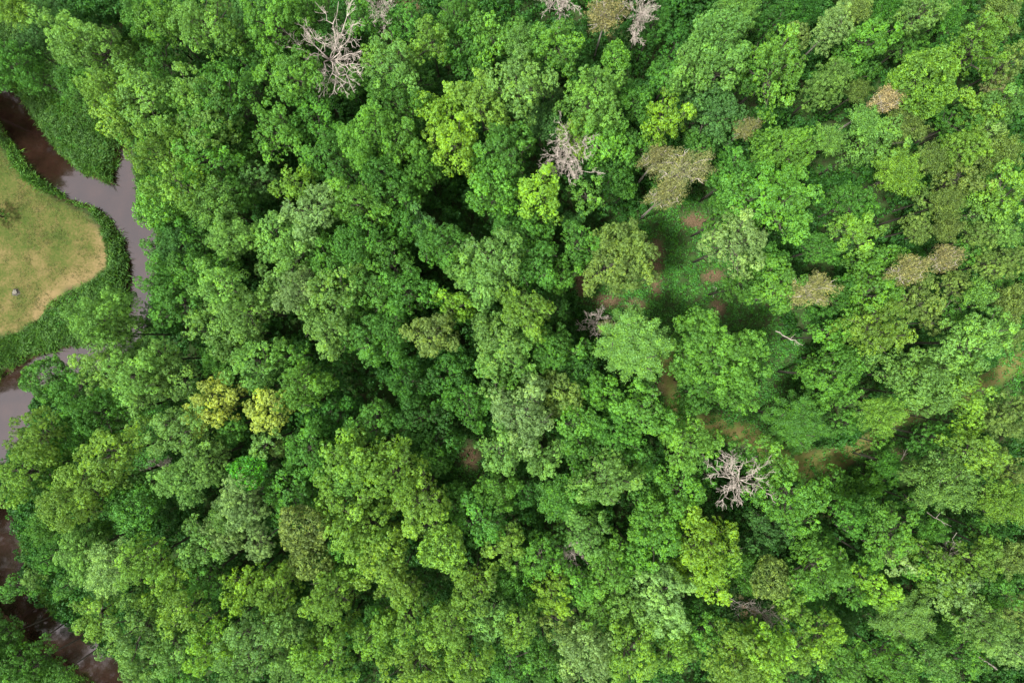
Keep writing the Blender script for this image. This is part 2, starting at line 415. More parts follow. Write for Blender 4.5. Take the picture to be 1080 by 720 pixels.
def crown_round(seed, R, leaf=0.17):
    """dense even dome of small clumps"""
    rng = np.random.RandomState(seed); P, N, T = [], [], []
    cents = []
    n_try = int(260 * R * R)
    for _ in range(n_try):
        d = unit(rng.normal(0, 1, 3) + np.array([0, 0, 0.3]))
        if d[2] < -0.6: continue
        bump = 1 + 0.12 * math.sin(3 * math.atan2(d[1], d[0]) + seed) + 0.09 * math.sin(7 * d[0] + 5 * d[2] + seed)
        p = d * R * bump * rng.uniform(0.86, 1.03) * np.array([1, 1, 0.9])
        if cents and np.min(np.sum((np.array(cents) - p) ** 2, 1)) < 0.33 ** 2: continue
        cents.append(p); n = 34
        pp, nn = shell_clump(rng, p, unit(d + np.array([0, 0, .4])), 0.30 * rng.uniform(0.8, 1.3), n, leaf)
        P.append(pp); N.append(nn); T.append(np.full(n, rng.rand()))
    P, N, T = np.concatenate(P), np.concatenate(N), np.concatenate(T)
    v = leaves(rng, P, N, leaf)
    return mesh_np('crown', v, len(P), {'clump_tone': T, 'leaf_tone': rng.rand(len(P))}, M_LEAF), [(np.array([math.cos(t) * R * .5, math.sin(t) * R * .5, 0.]), .3) for t in (0, 1.6, 3.1, 4.7)]

def crown_spray(seed, R, leaf=0.18):
    """crown of radiating pointed sprays"""
    rng = np.random.RandomState(seed); P, N, T = [], [], []; lobes = []
    nb = int(24 + 8 * R)
    for i in range(nb):
        q = (i + 0.4) / nb; th = i * 2.399963 + rng.normal(0, 0.2); el = math.radians(80 - 105 * q) + rng.normal(0, 0.08)
        ln_ = R * (0.75 + 0.35 * q) * rng.uniform(0.85, 1.12)
        ax = np.array([math.cos(el) * math.cos(th), math.cos(el) * math.sin(th), math.sin(el) * 0.85])
        side = unit(np.cross(ax, [0, 0, 1.0])); up = np.cross(side, ax)
        if i % 3 == 0: lobes.append((ax * ln_ * 0.7, 0.2 * R))
        nclp = int(11 * ln_)
        for k in range(nclp):
            f = rng.uniform(0.3, 1.0); wd = 0.27 * R * (1.08 - f)
            c = ax * ln_ * f + side * rng.normal(0, wd) + up * rng.normal(0, wd * 0.3) - np.array([0, 0, 0.12 * R * f * f])
            n = 30; pp = c + rng.normal(0, 1, (n, 3)) * np.array([0.16, 0.16, 0.07]) + ax * rng.uniform(-0.18, 0.22, n)[:, None]
            P.append(pp); N.append(np.tile(unit(ax * 0.35 + np.array([0, 0, 1.0])), (n, 1))); T.append(np.full(n, rng.rand()))
    P, N, T = np.concatenate(P), np.concatenate(N), np.concatenate(T)
    v = leaves(rng, P, N, leaf, aspect=0.45)
    return mesh_np('crown', v, len(P), {'clump_tone': T, 'leaf_tone': rng.rand(len(P))}, M_LEAF), lobes

def branches_mesh(seed, R, lobes, material, twigs=2):
    rng = np.random.RandomState(seed + 999)
    q = tube([(0, 0, -1.4 * R), (0, 0, -0.8 * R), (0, 0, -0.1 * R)], [0.05 * R + 0.03, 0.04 * R + 0.02, 0.02 * R], 7)
    for c, lr in lobes:
        z0 = rng.uniform(-1.0, -0.25) * R
        p = limb_pts(rng, (0, 0, min(z0, c[2] - 0.1 * R)), c, 5)
        r0 = 0.045 * R + 0.02
        q += tube(p, np.linspace(r0, r0 * 0.3, 5))
        for _ in range(twigs):
            a_ = p[rng.randint(2, 5)]; d = unit(rng.normal(0, 1, 3) + np.array([0, 0, 0.4]) + unit(c) * 0.7)
            q += tube(limb_pts(rng, a_, a_ + d * lr * 1.3, 4), np.linspace(r0 * 0.4, r0 * 0.12, 4), 4)
    return mesh_np('branches', np.array(q), len(q) // 4, None, material)

def trunk_mesh(seed, material):
    rng = np.random.RandomState(seed)          # unit height, radius 1 at breast height
    pts = np.array([[0, 0, -0.03], [0, 0, 0.0], [0.1, 0.05, 0.1], [-0.2, 0.15, 0.35], [0.15, -0.2, 0.65], [0, 0, 1.0]])
    q = tube(pts, [1.7, 1.5, 1.0, 0.85, 0.65, 0.4], 9)
    return mesh_np('trunk', np.array(q), len(q) // 4, None, material)

PROTO = {}
SIZES = {'L': [1.3, 1.9, 2.5, 3.2, 4.2], 'F': [1.3, 2.0, 2.9], 'R': [1.5, 2.4, 3.1], 'S': [1.9, 3.4], 'B': [1.7, 2.5]}
VARS = {'L': 3, 'F': 3, 'R': 1, 'S': 2, 'B': 1}
for ty, szs in SIZES.items():
    for si, R in enumerate(szs):
        for v in range(VARS[ty]):
            seed = 17 * si + 101 * v + ord(ty)
            if ty == 'L': me, lob = crown_lobed(seed, R, cr=(0.48, 0.60, 0.76)[v] * (0.85 if R < 1.6 else 1), leaf=(0.15, 0.16, 0.17)[v], gap=(1.9, 1.85, 1.75)[v])
            elif ty == 'F' and v < 1: me, lob = crown_fine(seed, R, leaf=0.15)
            elif ty == 'F': me, lob = crown_lobed(seed, R, cr=(0.33, 0.40)[v - 1], leaf=(0.13, 0.14)[v - 1], gap=1.95)
            elif ty == 'R': me, lob = crown_round(seed, R)
            elif ty == 'S': me, lob = crown_spray(seed, R)
            else: me, lob = crown_fine(seed, R, leaf=0.12, dens=0.62, spread=0.17)
            dark = branches_mesh(seed, R, lob, M_PALEBARK if ty == 'B' else M_BARK, 7 if ty == 'B' else 2)
            PROTO[(ty, si, v)] = (me, dark, R)
TRUNK = trunk_mesh(3, M_BARK); TRUNK_PALE = trunk_mesh(4, M_PALEBARK)

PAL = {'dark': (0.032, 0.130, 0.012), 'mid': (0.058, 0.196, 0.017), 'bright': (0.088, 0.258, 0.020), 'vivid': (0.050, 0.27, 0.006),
       'fresh': (0.118, 0.285, 0.034), 'lime': (0.122, 0.275, 0.022), 'gold': (0.150, 0.335, 0.014), 'sage': (0.108, 0.262, 0.038), 'pale': (0.148, 0.295, 0.068),
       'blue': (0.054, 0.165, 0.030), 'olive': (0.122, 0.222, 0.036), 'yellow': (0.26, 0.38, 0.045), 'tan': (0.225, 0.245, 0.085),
       'brown': (0.18, 0.200, 0.070), 'peach': (0.31, 0.285, 0.125)}
PAL_W = {'fresh': 'light green', 'dark': 'dark green', 'mid': 'mid-green', 'bright': 'bright green', 'vivid': 'vivid green', 'lime': 'yellowish green', 'gold': 'golden-green',
         'sage': 'greyish green', 'pale': 'pale grey-green', 'blue': 'dull bluish green', 'olive': 'olive green', 'yellow': 'yellow', 'tan': 'tan',
         'brown': 'brownish olive', 'peach': 'peach-tan'}

# (x, y, crown radius) in photo pixels, kind, colour [, crown height m]
T = '''
12 8 20 F lime|42 22 20 F blue|76 42 30 L sage|104 52 20 L sage|8 66 25 F mid|30 50 16 F blue|36 82 16 F mid 8|74 84 22 F mid 10|92 92 18 F mid 11|145 12 22 L mid|166 22 20 L bright
165 58 20 L mid|113 98 24 L lime|146 106 26 L sage|122 122 20 L lime|182 102 18 L sage|150 132 22 L mid|166 160 26 L lime|140 145 14 L bright|190 20 16 L sage
214 22 28 L sage|208 100 24 L sage|232 108 28 L mid|212 142 24 L sage|238 134 20 L mid|190 135 18 L bright|232 80 16 L mid|292 24 30 L bright|320 14 22 L mid|262 8 20 F blue|306 78 26 L bright|289 136 24 L bright
268 60 14 L mid|368 84 16 L mid 13|330 125 22 L mid|350 166 26 L mid|386 142 30 L bright|310 194 17 L lime|270 188 22 F blue 12|215 166 24 L bright|385 16 20 L mid 13|248 170 18 L mid 12|340 30 18 L dark 12|335 90 16 L mid 13
425 20 18 F mid|453 42 18 L lime|412 68 24 L sage|396 60 14 L lime|478 14 22 L mid|487 45 20 L mid|520 38 21 L bright|548 42 20 F sage|587 46 22 L bright 17|545 88 28 L sage|506 104 24 L lime|470 120 24 L gold|482 150 24 L gold|462 140 14 L gold
572 128 20 F blue|532 160 26 L mid|420 108 26 L mid|442 84 18 F dark|420 146 22 L bright|402 182 22 L mid|520 190 18 L bright|446 176 24 F mid|500 72 16 L dark 12|425 60 10 L lime|575 90 18 F blue|508 60 14 L mid
640 14 20 B brown 16|650 58 13 R bright 13|606 60 18 L dark 11|625 108 32 L bright|636 146 26 L bright|608 142 16 L lime|703 124 21 L gold|672 110 16 L mid|758 42 32 L sage|732 66 22 L sage|760 74 18 L sage|708 78 22 F mid|690 24 20 F dark|780 8 24 F sage
796 76 20 L mid|755 122 28 L blue|730 110 14 L blue|787 134 13 B brown 13|722 178 24 B tan 17|694 166 16 B brown 15|704 203 18 B brown 16|776 184 22 L mid|670 158 18 L mid 13|650 178 18 L dark 12|742 152 14 L mid 12|655 90 12 L mid|716 40 14 L dark 12|660 200 12 F mid 10
817 72 28 L bright|880 28 20 F pale 17|919 42 22 L bright|845 36 10 L olive|875 88 24 F sage|980 82 31 R lime|937 103 15 B peach 17|906 96 16 F olive|955 130 24 F olive|915 128 20 F sage|926 150 22 L sage|875 146 18 F sage|828 158 30 L bright|950 182 26 F lime|986 166 20 F olive
940 10 20 F mid|975 12 22 F sage|958 45 18 F mid|818 22 22 F dark|850 8 20 F dark|905 8 16 F olive|900 70 16 L mid 13|1033 48 25 L lime|1000 16 20 F mid|1057 16 22 F olive|1003 48 16 F dark|1066 66 20 F olive|1034 116 18 L lime|1066 106 20 L sage|1018 156 22 F lime|1052 88 12 F tan|1056 160 22 F olive|1012 128 16 L mid|1045 135 14 F pale
-9 226 10 L mid 2|102 338 32 F sage|124 352 22 F sage|165 214 23 R bright|187 196 22 L lime|184 232 18 L mid|188 258 24 F blue|176 300 24 L mid|186 320 18 L mid|160 260 12 F mid 9|166 335 18 F dark 11|200 285 18 L mid
222 214 24 F sage|246 204 22 F mid|244 248 26 F sage|232 282 16 R mid|208 254 16 F mid|232 304 26 L sage|258 328 24 L sage|224 346 20 L sage|248 350 18 L sage|325 224 24 L pale|290 252 20 L sage|308 272 20 L sage|330 250 22 L mid|374 258 28 L mid|314 308 24 L pale|290 300 16 L sage
352 312 26 L sage|388 300 26 L mid|345 345 24 L sage|385 350 26 L mid|376 214 26 L bright|350 280 22 L mid|410 206 24 L mid|424 232 20 L mid|517 203 21 L bright|570 204 22 L gold|566 236 20 L mid|466 258 28 L mid|445 240 18 L blue|520 272 28 L sage|492 280 18 L sage
540 252 24 L mid|562 278 26 L mid|553 326 26 L lime|512 300 22 L sage|530 300 20 L sage|480 322 18 L gold 14|454 352 22 L olive|430 308 26 L mid|412 278 18 L mid|594 292 16 L bright 13|525 362 26 L sage|512 345 14 L sage|590 370 20 L mid 13|412 350 22 L mid|500 300 12 F blue|586 320 16 L dark 11
654 252 22 L olive|670 270 20 L olive|640 280 22 L olive|664 292 18 L olive|612 258 20 F mid|604 235 14 F blue|672 364 37 S sage 17|757 378 42 L bright 17|745 408 24 L mid|772 412 24 L bright|778 256 24 L pale|790 206 26 L bright|762 230 20 L mid|620 205 15 L bright|784 302 18 L mid|640 345 9 B brown 9
828 214 28 L bright|832 190 18 L bright|900 214 20 F mid|906 244 20 L lime|890 250 16 F blue|857 306 22 B tan 17|880 316 22 L mid|820 298 24 L bright|812 280 18 L mid|920 306 26 L bright|960 284 18 B tan 18|998 272 16 B tan 18|926 346 26 L lime|880 356 16 L bright|972 316 20 F olive|988 340 14 F olive|934 268 12 L bright 12|866 262 18 F mid|1018 190 20 L olive|1064 204 24 L lime|1000 214 20 F olive
1030 362 26 L sage|1050 345 16 L sage|1070 320 20 F olive|1000 240 16 F olive|1035 250 16 F olive|1060 245 16 F sage|1015 268 15 F mid|1045 280 16 F olive|1072 275 16 F olive|1010 300 16 F olive|1035 310 16 F sage|1060 305 14 F mid|1000 330 15 F mid|970 240 16 F olive|980 210 14 F olive|1030 225 14 F sage|1065 355 16 F olive
45 400 21 R mid 10|76 406 18 L mid 11|105 388 20 L lime|138 396 26 L sage|160 408 16 L sage|104 436 26 L mid|146 426 16 F sage|35 462 26 L lime|22 500 24 L lime|50 508 22 L mid|112 482 28 L lime|75 524 30 L lime|140 536 24 R mid|74 464 20 R mid|190 456 28 L sage|192 506 26 F sage|150 512 14 L mid|165 380 18 L sage|184 400 20 L sage
222 426 22 L yellow|212 440 12 L yellow|281 432 18 L yellow|270 385 24 L sage|303 376 14 L bright|316 410 26 L bright|228 380 20 F mid|240 452 16 F mid 13|260 498 16 R vivid 16.5|216 486 24 F sage|254 528 32 F pale|236 548 20 F sage|305 520 22 L mid|326 476 24 L mid|360 486 22 L lime|386 488 22 L lime|278 468 16 F sage|294 474 8 R olive|348 532 14 L lime|364 548 22 L lime|392 445 18 L mid|368 506 16 L sage|350 440 18 L dark 11
430 402 22 L dark 12|475 396 20 L dark 12|440 440 24 L dark 12|495 428 26 L mid 13|460 462 20 L dark 11|536 378 24 L sage|522 404 14 L sage|550 438 28 L pale|526 476 20 L sage|524 520 22 L bright|576 486 20 F sage|415 498 24 L lime|442 528 26 L lime|454 484 16 L mid|592 416 20 L olive|590 526 20 S mid 13|480 532 20 F mid 12|556 520 16 F dark 11|578 366 18 L mid|540 410 14 L bright|556 470 16 L sage|605 392 20 R dark 13
636 414 20 L bright|682 434 24 L bright|650 460 28 L mid|640 506 26 L sage|620 480 18 L mid|730 470 24 L bright|668 484 18 L mid 13|718 520 22 L bright|688 548 22 L bright|606 448 18 L bright|718 440 14 L mid 8|745 500 14 L mid 12|782 476 11 L mid 14|612 520 18 L mid
878 398 28 L bright|910 384 10 L bright|896 380 14 L bright|970 400 30 L sage|984 420 16 L sage|845 446 29 S mid 14|892 446 18 F mid 11|932 438 26 F lime 17|816 490 20 L bright|832 530 28 L bright|816 556 22 L blue|848 552 14 L bright|884 515 18 L bright 6|906 540 20 F mid 11|925 505 16 L bright 5|940 490 18 F mid 9|930 468 10 L bright 6
1020 410 20 L lime|1034 480 22 L lime|1000 510 34 F sage|975 500 18 F sage|1070 440 24 F olive|1060 530 28 F lime|1026 450 12 L gold|1062 494 20 F olive|986 462 18 F mid 12|1040 440 14 F olive|965 530 14 F mid 11|1045 420 14 F mid 12
12 622 12 L mid 5|32 611 8 L sage 5|47 556 20 F mid|50 590 16 F mid 9|68 618 14 F mid 9|84 586 26 F sage|116 600 28 F pale|106 560 14 F mid|150 596 24 L lime|98 650 18 L lime|142 668 27 L sage|190 650 20 L lime|4 672 14 L mid 7|28 704 20 L mid 8|56 716 13 L mid 7|4 704 18 L mid 8|148 706 18 L sage|165 634 16 L lime|176 610 18 L lime|210 576 20 L sage|180 690 20 L sage|110 625 16 F dark 11
236 566 20 F pale|272 574 18 F pale|252 622 20 L gold|290 625 24 L lime|318 560 24 R olive|326 590 22 R olive|350 626 26 L lime|346 662 22 L lime|385 556 24 L lime|396 584 20 L lime|214 612 22 F mid|205 640 18 F mid|222 684 22 L gold|266 680 28 L sage|300 664 18 L sage|342 702 28 L lime|396 672 22 L lime|308 704 22 L sage|186 712 18 L mid|250 708 18 L sage|365 590 20 L mid
467 580 22 R lime 17.5|404 592 24 L lime|418 618 18 L lime|430 650 26 L lime|474 660 24 L lime|500 622 22 L lime|532 612 20 F mid|514 654 20 L sage|546 664 18 L lime|534 576 18 L lime|546 594 12 L bright|506 552 20 L mid|585 628 22 F gold|570 590 16 L bright|438 702 26 L lime|492 702 24 L lime|540 704 20 L mid|576 700 20 L mid|405 650 16 L mid|556 640 14 L mid|584 655 14 L olive|450 556 14 L lime|586 574 14 L mid
620 564 22 L sage|642 600 22 L bright|692 562 26 L bright|745 578 28 L gold|740 606 24 L gold|765 602 14 L gold|698 630 32 L pale|630 640 20 L bright|610 620 16 L bright|620 690 30 L pale|664 692 26 L lime|710 686 20 L lime|746 668 18 L bright|780 700 30 L lime|735 645 16 F dark 12|790 604 26 F mid|816 612 20 R olive|835 640 11 L lime|848 652 8 L lime|866 600 26 L bright|850 618 14 L bright|665 640 18 L sage|670 590 16 L bright|800 580 16 F blue
900 624 18 F mid|926 622 22 F gold|897 546 18 F mid|940 566 22 L bright|957 578 12 L lime|950 592 16 F pale|870 672 18 L gold|812 690 26 L gold|845 690 16 L lime|896 704 22 L bright|958 654 28 S sage 15|992 606 20 L lime|940 700 22 L bright|862 642 18 L dark 11|1030 592 22 L lime|1005 622 18 L pale|974 600 14 L bright|1055 622 18 L mid|1036 655 26 L sage|1064 684 24 F pale|1010 694 22 L mid|1070 590 20 F olive|1040 562 16 F mid|1072 648 18 F olive|985 560 18 F mid|985 700 16 L sage|870 575 16 F mid|920 590 14 F mid|890 660 14 F blue
'''
trees = []
for row in T.strip().replace('\n', '|').split('|'):
    f = row.split(); x, y, r = float(f[0]), float(f[1]), float(f[2])
    rr = random.Random(int(x * 7 + y * 131))
    if len(f) > 5: h = float(f[5])
    else:
        h = 12.6 + min(r, 32) * 0.13 + rr.uniform(-1.3, 1.3)
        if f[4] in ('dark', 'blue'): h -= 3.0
        elif f[4] == 'mid': h -= 1.3
        if f[4] in ('lime', 'gold', 'pale', 'yellow', 'sage'): h += 0.9
        if f[3] == 'F': h -= 0.8
    if f[4] == 'sage' and f[3] == 'L' and x < 260 and y < 160 or (x, y) in ((102, 338), (124, 352), (625, 108), (138, 396), (105, 388)): f[4] = 'fresh'
    trees.append([x, y, r, f[3], f[4], h])
# a few more from the woods just outside the frame, whose images lie on the river
for x, y, r in ((-244, -6, 44), (-229, 42, 46), (-205, 84, 44), (-188, 106, 34), (-300, 20, 46), (-150, 60, 40), (-229, 405, 26), (-254, 640, 46), (-248, 720, 46),
                (-206, 790, 46), (-150, 850, 46), (-90, 884, 46), (-30, 900, 46), (-210, 590, 40), (-140, 740, 44)):
    trees.append([x, y, r, 'L', 'mid', 15.5])
n_hand = len(trees)
print('trees placed by hand', n_hand)

# ------------------------------------------------------------------ labels
MARKS = [(345, 60, 'the forked bare tree'), (600, 163, 'the whitest bare tree'), (785, 505, 'the star-shaped bare tree'), (588, 5, 'the bare tree at the top'),
         (672, 24, 'the leaning snag'), (474, 132, 'the golden tree'), (720, 182, 'the biggest tan tree'), (857, 306, 'the oval tan tree'),
         (980, 278, 'the two straw-coloured trees'), (937, 103, 'the peach-tan tree'), (640, 14, 'the olive-brown tree'), (932, 438, 'the thin-topped yellow tree'),
         (467, 580, 'the ball-shaped tree'), (222, 428, 'the wide yellow tree'), (281, 432, 'the compact yellow tree'), (260, 498, 'the vivid green tree'),
         (980, 82, 'the domed lime tree'), (672, 364, 'the spiky pale tree'), (757, 385, 'the clearing\'s largest tree'), (480, 322, 'the small golden tree'),
         (878, 25, 'the pale birch'), (710, 285, 'the herb clearing'), (50, 250, 'the lawn'), (152, 240, 'the river bend'), (498, 483, 'the dark hollow'),
         (745, 590, 'the broad golden crown'), (698, 630, 'the largest grey-green crown'), (850, 490, 'the path bend'), (40, 440, 'the river pool'),
         (50, 670, 'the lower river'), (640, 270, 'the ring-shaped tree'), (1060, 388, 'the bare soil patch'), (340, 290, 'the great clumpy thicket'),
         (1033, 48, 'the lime tree at upper right'), (958, 654, 'the drooping pale tree'), (550, 438, 'the pale speckled crown'), (820, 650, 'the crooked bare limb')]
SECT = ['right of', 'above right of', 'above', 'above left of', 'left of', 'below left of', 'below', 'below right of']
ORD = ['', 'second ', 'third ', 'fourth ', 'fifth ', 'sixth ', 'seventh ']
TEX = {'L': 'lumpy', 'F': 'fine-leaved', 'R': 'smooth domed', 'S': 'spiky', 'B': 'wispy'}
SPECIAL = {(467, 580): 'ball-shaped bright green tree with an even smooth dome beside a dark gap', (260, 498): 'small vivid emerald tree below the two yellow trees',
    (222, 426): 'wide lumpy yellow tree, the larger of the yellow pair', (281, 432): 'compact yellow tree, the rounder and smaller of the yellow pair',
    (212, 440): 'low yellow-leaved tree hugging the lower edge of the wide yellow tree',
    (980, 82): 'large domed yellow-green tree beside the peach-tan tree', (672, 364): 'pale sage tree with star-like pointed sprays at the foot of the clearing',
    (757, 378): 'largest broad green tree, standing just below the herb clearing', (722, 178): 'biggest tan withering tree, just above the clearing',
    (857, 306): 'oval tan withering tree with a feathery crown', (937, 103): 'peach-tan dying tree beside the domed lime tree', (640, 14): 'olive-brown withering tree at the top edge beside the leaning snag',
    (932, 438): 'yellow tree with thinning top above the path', (880, 28): 'pale birch-like tree whose bare white trunk shows at its foot',
    (960, 284): 'straw-coloured dying tree with its long bare trunk showing', (998, 272): 'straw-coloured dying tree farther out than its long-trunked twin',
    (958, 654): 'pale grey-green tree with drooping pointed sprays near the bottom', (843, 448): 'feathery sage tree standing inside the path bend',
    (480, 322): 'small golden-green tree glowing in the dark middle of the wood', (470, 120): 'brightest golden-green tree, largest of the golden trio', (102, 338): 'broad pale green willow-like tree between lawn and river',
    (-2, 228): 'tree at the edge of the picture growing out of the lawn', (787, 134): 'small brownish tree beside the bluish green crown'}

def label_all(tr):
    used = {}; labs = []
    keys = []
    for x, y, r, ty, c, h in tr:
        if (int(x), int(y)) in SPECIAL and SPECIAL[(int(x), int(y))] not in labs:
            keys.append(None); labs.append(SPECIAL[(int(x), int(y))]); continue
        d, mxx, myy, nm = min((math.hypot(x - a_, y - b), a_, b, n) for a_, b, n in MARKS if math.hypot(x - a_, y - b) > 6)
        s = int(round(math.degrees(math.atan2(-(y - myy), x - mxx)) / 45)) % 8
        sz = 'small' if r < 17 else 'broad' if r > 25 else 'middling'
        keys.append((nm, s, sz, PAL_W[c], TEX[ty], d)); labs.append(None)
    groups = {}
    for i, k in enumerate(keys):
        if k: groups.setdefault(k[:5], []).append((k[5], i))
    for k, lst in groups.items():
        lst.sort()
        for n, (d, i) in enumerate(lst):
            labs[i] = f"{ORD[min(n, 6)]}{k[2]} {k[3]} {k[4]} tree {SECT[k[1]]} {k[0]}"
    return labs

LABELS = label_all(trees)

# ------------------------------------------------------------------ plant the trees
def tree_root(name, label, cat, loc, group=None):
    o = bpy.data.objects.new(name, None); COL.objects.link(o); o.location = loc
    o.empty_display_size = 0.5; o['label'] = label; o['category'] = cat
    if group: o['group'] = group
    return o
KIND = {'L': ('broadleaf_tree', 'broadleaf trees of the wood'), 'F': ('fine_leaved_tree', 'fine-leaved trees of the wood'), 'R': ('domed_tree', 'dense domed trees of the wood'),
        'S': ('spray_crowned_tree', 'trees with pointed sprays'), 'B': ('withering_tree', 'withering tan and brown trees')}
rngt = np.random.RandomState(77); cnt = 0
ground_of = []
for i, (x, y, r, ty, c, h) in enumerate(trees):
    wx, wy = W(x, y, h); R = r * (CAM_H - h) / F
    szs = SIZES[ty]; si = int(np.argmin([abs(math.log(R / s)) for s in szs])); v = rngt.randint(VARS[ty])
    me, bme, R0 = PROTO[(ty, si, v)]
    s = R / R0 * (0.88 if ty == 'F' else 0.96 if ty == 'L' else 1.0)
    gz = float(ground_z(np.array([wx]), np.array([wy]))[0]); gz = max(gz, -0.4)
    # a tree whose foot would stand in the river leans out from the bank
    fx, fy = wx, wy
    if river_d(np.array([wx]), np.array([wy]))[0] < 0.4:
        best = None
        for a_ in np.linspace(0, 6.28, 24, endpoint=False):
            for q in (0.8, 1.6, 2.4, 3.2):
                X, Y = wx + q * math.cos(a_), wy + q * math.sin(a_)
                if river_d(np.array([X]), np.array([Y]))[0] > 0.5 and (best is None or q < best[0]): best = (q, X, Y)
        if best: fx, fy = best[1], best[2]
        gz = float(ground_z(np.array([fx]), np.array([fy]))[0])
    cz = h - 0.25 * R - gz
    nm, grp = KIND[ty]
    root = tree_root(nm, LABELS[i], 'tree', (fx, fy, gz), grp)
    rz = rngt.uniform(0, 6.28)
    cr = bpy.data.objects.new('crown', me); COL.objects.link(cr); cr.parent = root
    cr.location = (wx - fx, wy - fy, cz); cr.rotation_euler = (rngt.normal(0, 0.06), rngt.normal(0, 0.06), rz)
    zs = s * rngt.uniform(0.9, 1.15); cr.scale = (s * rngt.uniform(0.85, 1.15), s * rngt.uniform(0.85, 1.15), zs)
    if ty == 'R': cr.scale = (s * 1.03, s * 0.98, s)
    if ty == 'B': cr.rotation_euler[2] = rngt.choice([0.2, 3.3]); cr.scale = (s * 1.3, s * 0.85, s)
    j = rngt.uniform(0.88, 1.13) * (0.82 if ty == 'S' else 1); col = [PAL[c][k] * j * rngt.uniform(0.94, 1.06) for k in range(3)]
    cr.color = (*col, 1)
    br = bpy.data.objects.new('branches', bme); COL.objects.link(br); br.parent = root
    br.location = cr.location; br.rotation_euler = cr.rotation_euler; br.scale = cr.scale
    pale = ty == 'B' or c == 'pale' and ty == 'F'
    tk = bpy.data.objects.new('trunk', TRUNK_PALE if pale else TRUNK); COL.objects.link(tk); tk.parent = root
    tr_ = 0.04 + 0.028 * R
    top = Vector((wx - fx, wy - fy, cz - 0.15 * R)); tl = top.length
    tk.rotation_euler = top.to_track_quat('Z', 'Y').to_euler(); tk.scale = (tr_, tr_, tl)
    ground_of.append((fx, fy))

# ------------------------------------------------------------------ bare dead trees
def bare_tree(name, label, top_px, h, limbs, trunk_r=0.22, seed=1, twig=1.0, cat='bare tree', spread=0.5, depth=3, wood=M_DEAD, lean=None, crotch=0.72):
    """limbs: [(px,py,height)] tips in photo pixels; each limb with its twigs is one part"""
    rng = np.random.RandomState(seed)
    wx, wy = W(top_px[0], top_px[1], h * crotch)
    bx, by = (wx, wy) if lean is None else lean
    trunk_r *= 0.52; gz = float(ground_z(np.array([bx]), np.array([by]))[0])
    root = tree_root(name, label, cat, (bx, by, gz), 'bare dead trees')
    O = np.array([bx, by, gz]); fork = np.array([wx, wy, h * crotch]) - O
    p = limb_pts(rng, (0, 0, -0.3), fork, 7, 0.02, 0)
    q = tube(p, np.linspace(trunk_r * 1.5, trunk_r * 0.8, 7), 8)
    tm = mesh_np('trunk', np.array(q), len(q) // 4, None, wood); t = bpy.data.objects.new('trunk', tm); COL.objects.link(t); t.parent = root
    for tx, ty_, th in limbs:
        X, Y = W(tx, ty_, th); tip = np.array([X, Y, th]) - O
        q = []
        def grow(a_, b, r0, lvl):
            n = 7 if lvl == 0 else 5
            pts = limb_pts(rng, a_, b, n, 0.07 if lvl == 0 else 0.1, 0.03)
            q.extend(tube(pts, np.linspace(r0, max(r0 * 0.25, 0.012), n), 5 if lvl < 2 else 3))
            if lvl >= depth: return
            ln_ = np.linalg.norm(b - a_); nb = int((5, 5, 4, 3)[lvl] * twig) + 1
            for _ in range(nb):
                f = rng.uniform(0.25, 1.0); k = min(int(f * (n - 1)), n - 1); s0 = pts[k]
                d = unit(unit(b - a_) * 0.75 + rng.normal(0, spread, 3) + np.array([0, 0, 0.12]))
                grow(s0, s0 + d * ln_ * rng.uniform(0.3, 0.52), max(r0 * (0.5 - 0.1 * f), 0.010), lvl + 1)
        grow(fork + np.array([0, 0, -0.3]), tip, trunk_r * 0.55, 0)
        lm = mesh_np('limb', np.array(q), len(q) // 4, None, wood); l_ = bpy.data.objects.new('limb', lm); COL.objects.link(l_); l_.parent = root
    return root

bare_tree('dead_tree', 'large bare forked dead tree with crooked pale limbs near the top edge', (347, 62), 19,
          [(357, 2, 18), (374, 10, 17), (328, 30, 18), (318, 36, 17), (303, 50, 15), (333, 94, 16), (356, 94, 17), (372, 92, 16), (378, 72, 16), (368, 38, 18), (381, 58, 15)], 0.26, 3, 0.8, depth=3, spread=0.5)
bare_tree('dead_tree', 'whitest bushy bare dead tree hanging beside a bright green crown', (601, 152), 18,
          [(584, 178, 16), (592, 186, 16), (601, 190, 16), (615, 184, 15), (621, 168, 16), (617, 150, 17), (600, 138, 18), (588, 148, 17), (586, 166, 15), (608, 175, 15)], 0.24, 5, 1.1, depth=3, spread=0.42)
bare_tree('dead_tree', 'star-shaped bare dead tree with white limbs just below the path', (779, 506), 18,
          [(752, 499, 17), (757, 485, 16), (768, 478, 17), (784, 486, 18), (800, 495, 17), (806, 514, 16), (796, 524, 16), (782, 528, 16), (764, 522, 16), (760, 512, 17), (810, 503, 16)], 0.26, 8, 0.7, depth=3, spread=0.42)
bare_tree('dead_tree', 'slender white bare tree cut by the top edge of the picture', (590, 8), 17,
          [(578, -2, 17), (588, -8, 18), (600, -4, 17), (605, 4, 16), (577, 8, 15), (594, 22, 10)], 0.17, 12, 0.9)
bare_tree('dead_tree', 'leaning thin dead snag beside the olive-brown tree', (674, 20), 17,
          [(677, -6, 18), (668, 12, 17), (681, 8, 17), (682, 22, 16), (670, 30, 15), (666, 42, 13)], 0.16, 21, 1.0, spread=0.35, lean=W(664, 66, 0))
bare_tree('dead_tree', 'small greyish bare tree tangled in a dark gap of the lower wood', (606, 588), 14,
          [(596, 574, 14), (604, 572, 14), (610, 584, 14), (613, 608, 11), (600, 600, 12), (592, 586, 13)], 0.12, 25, 0.9)
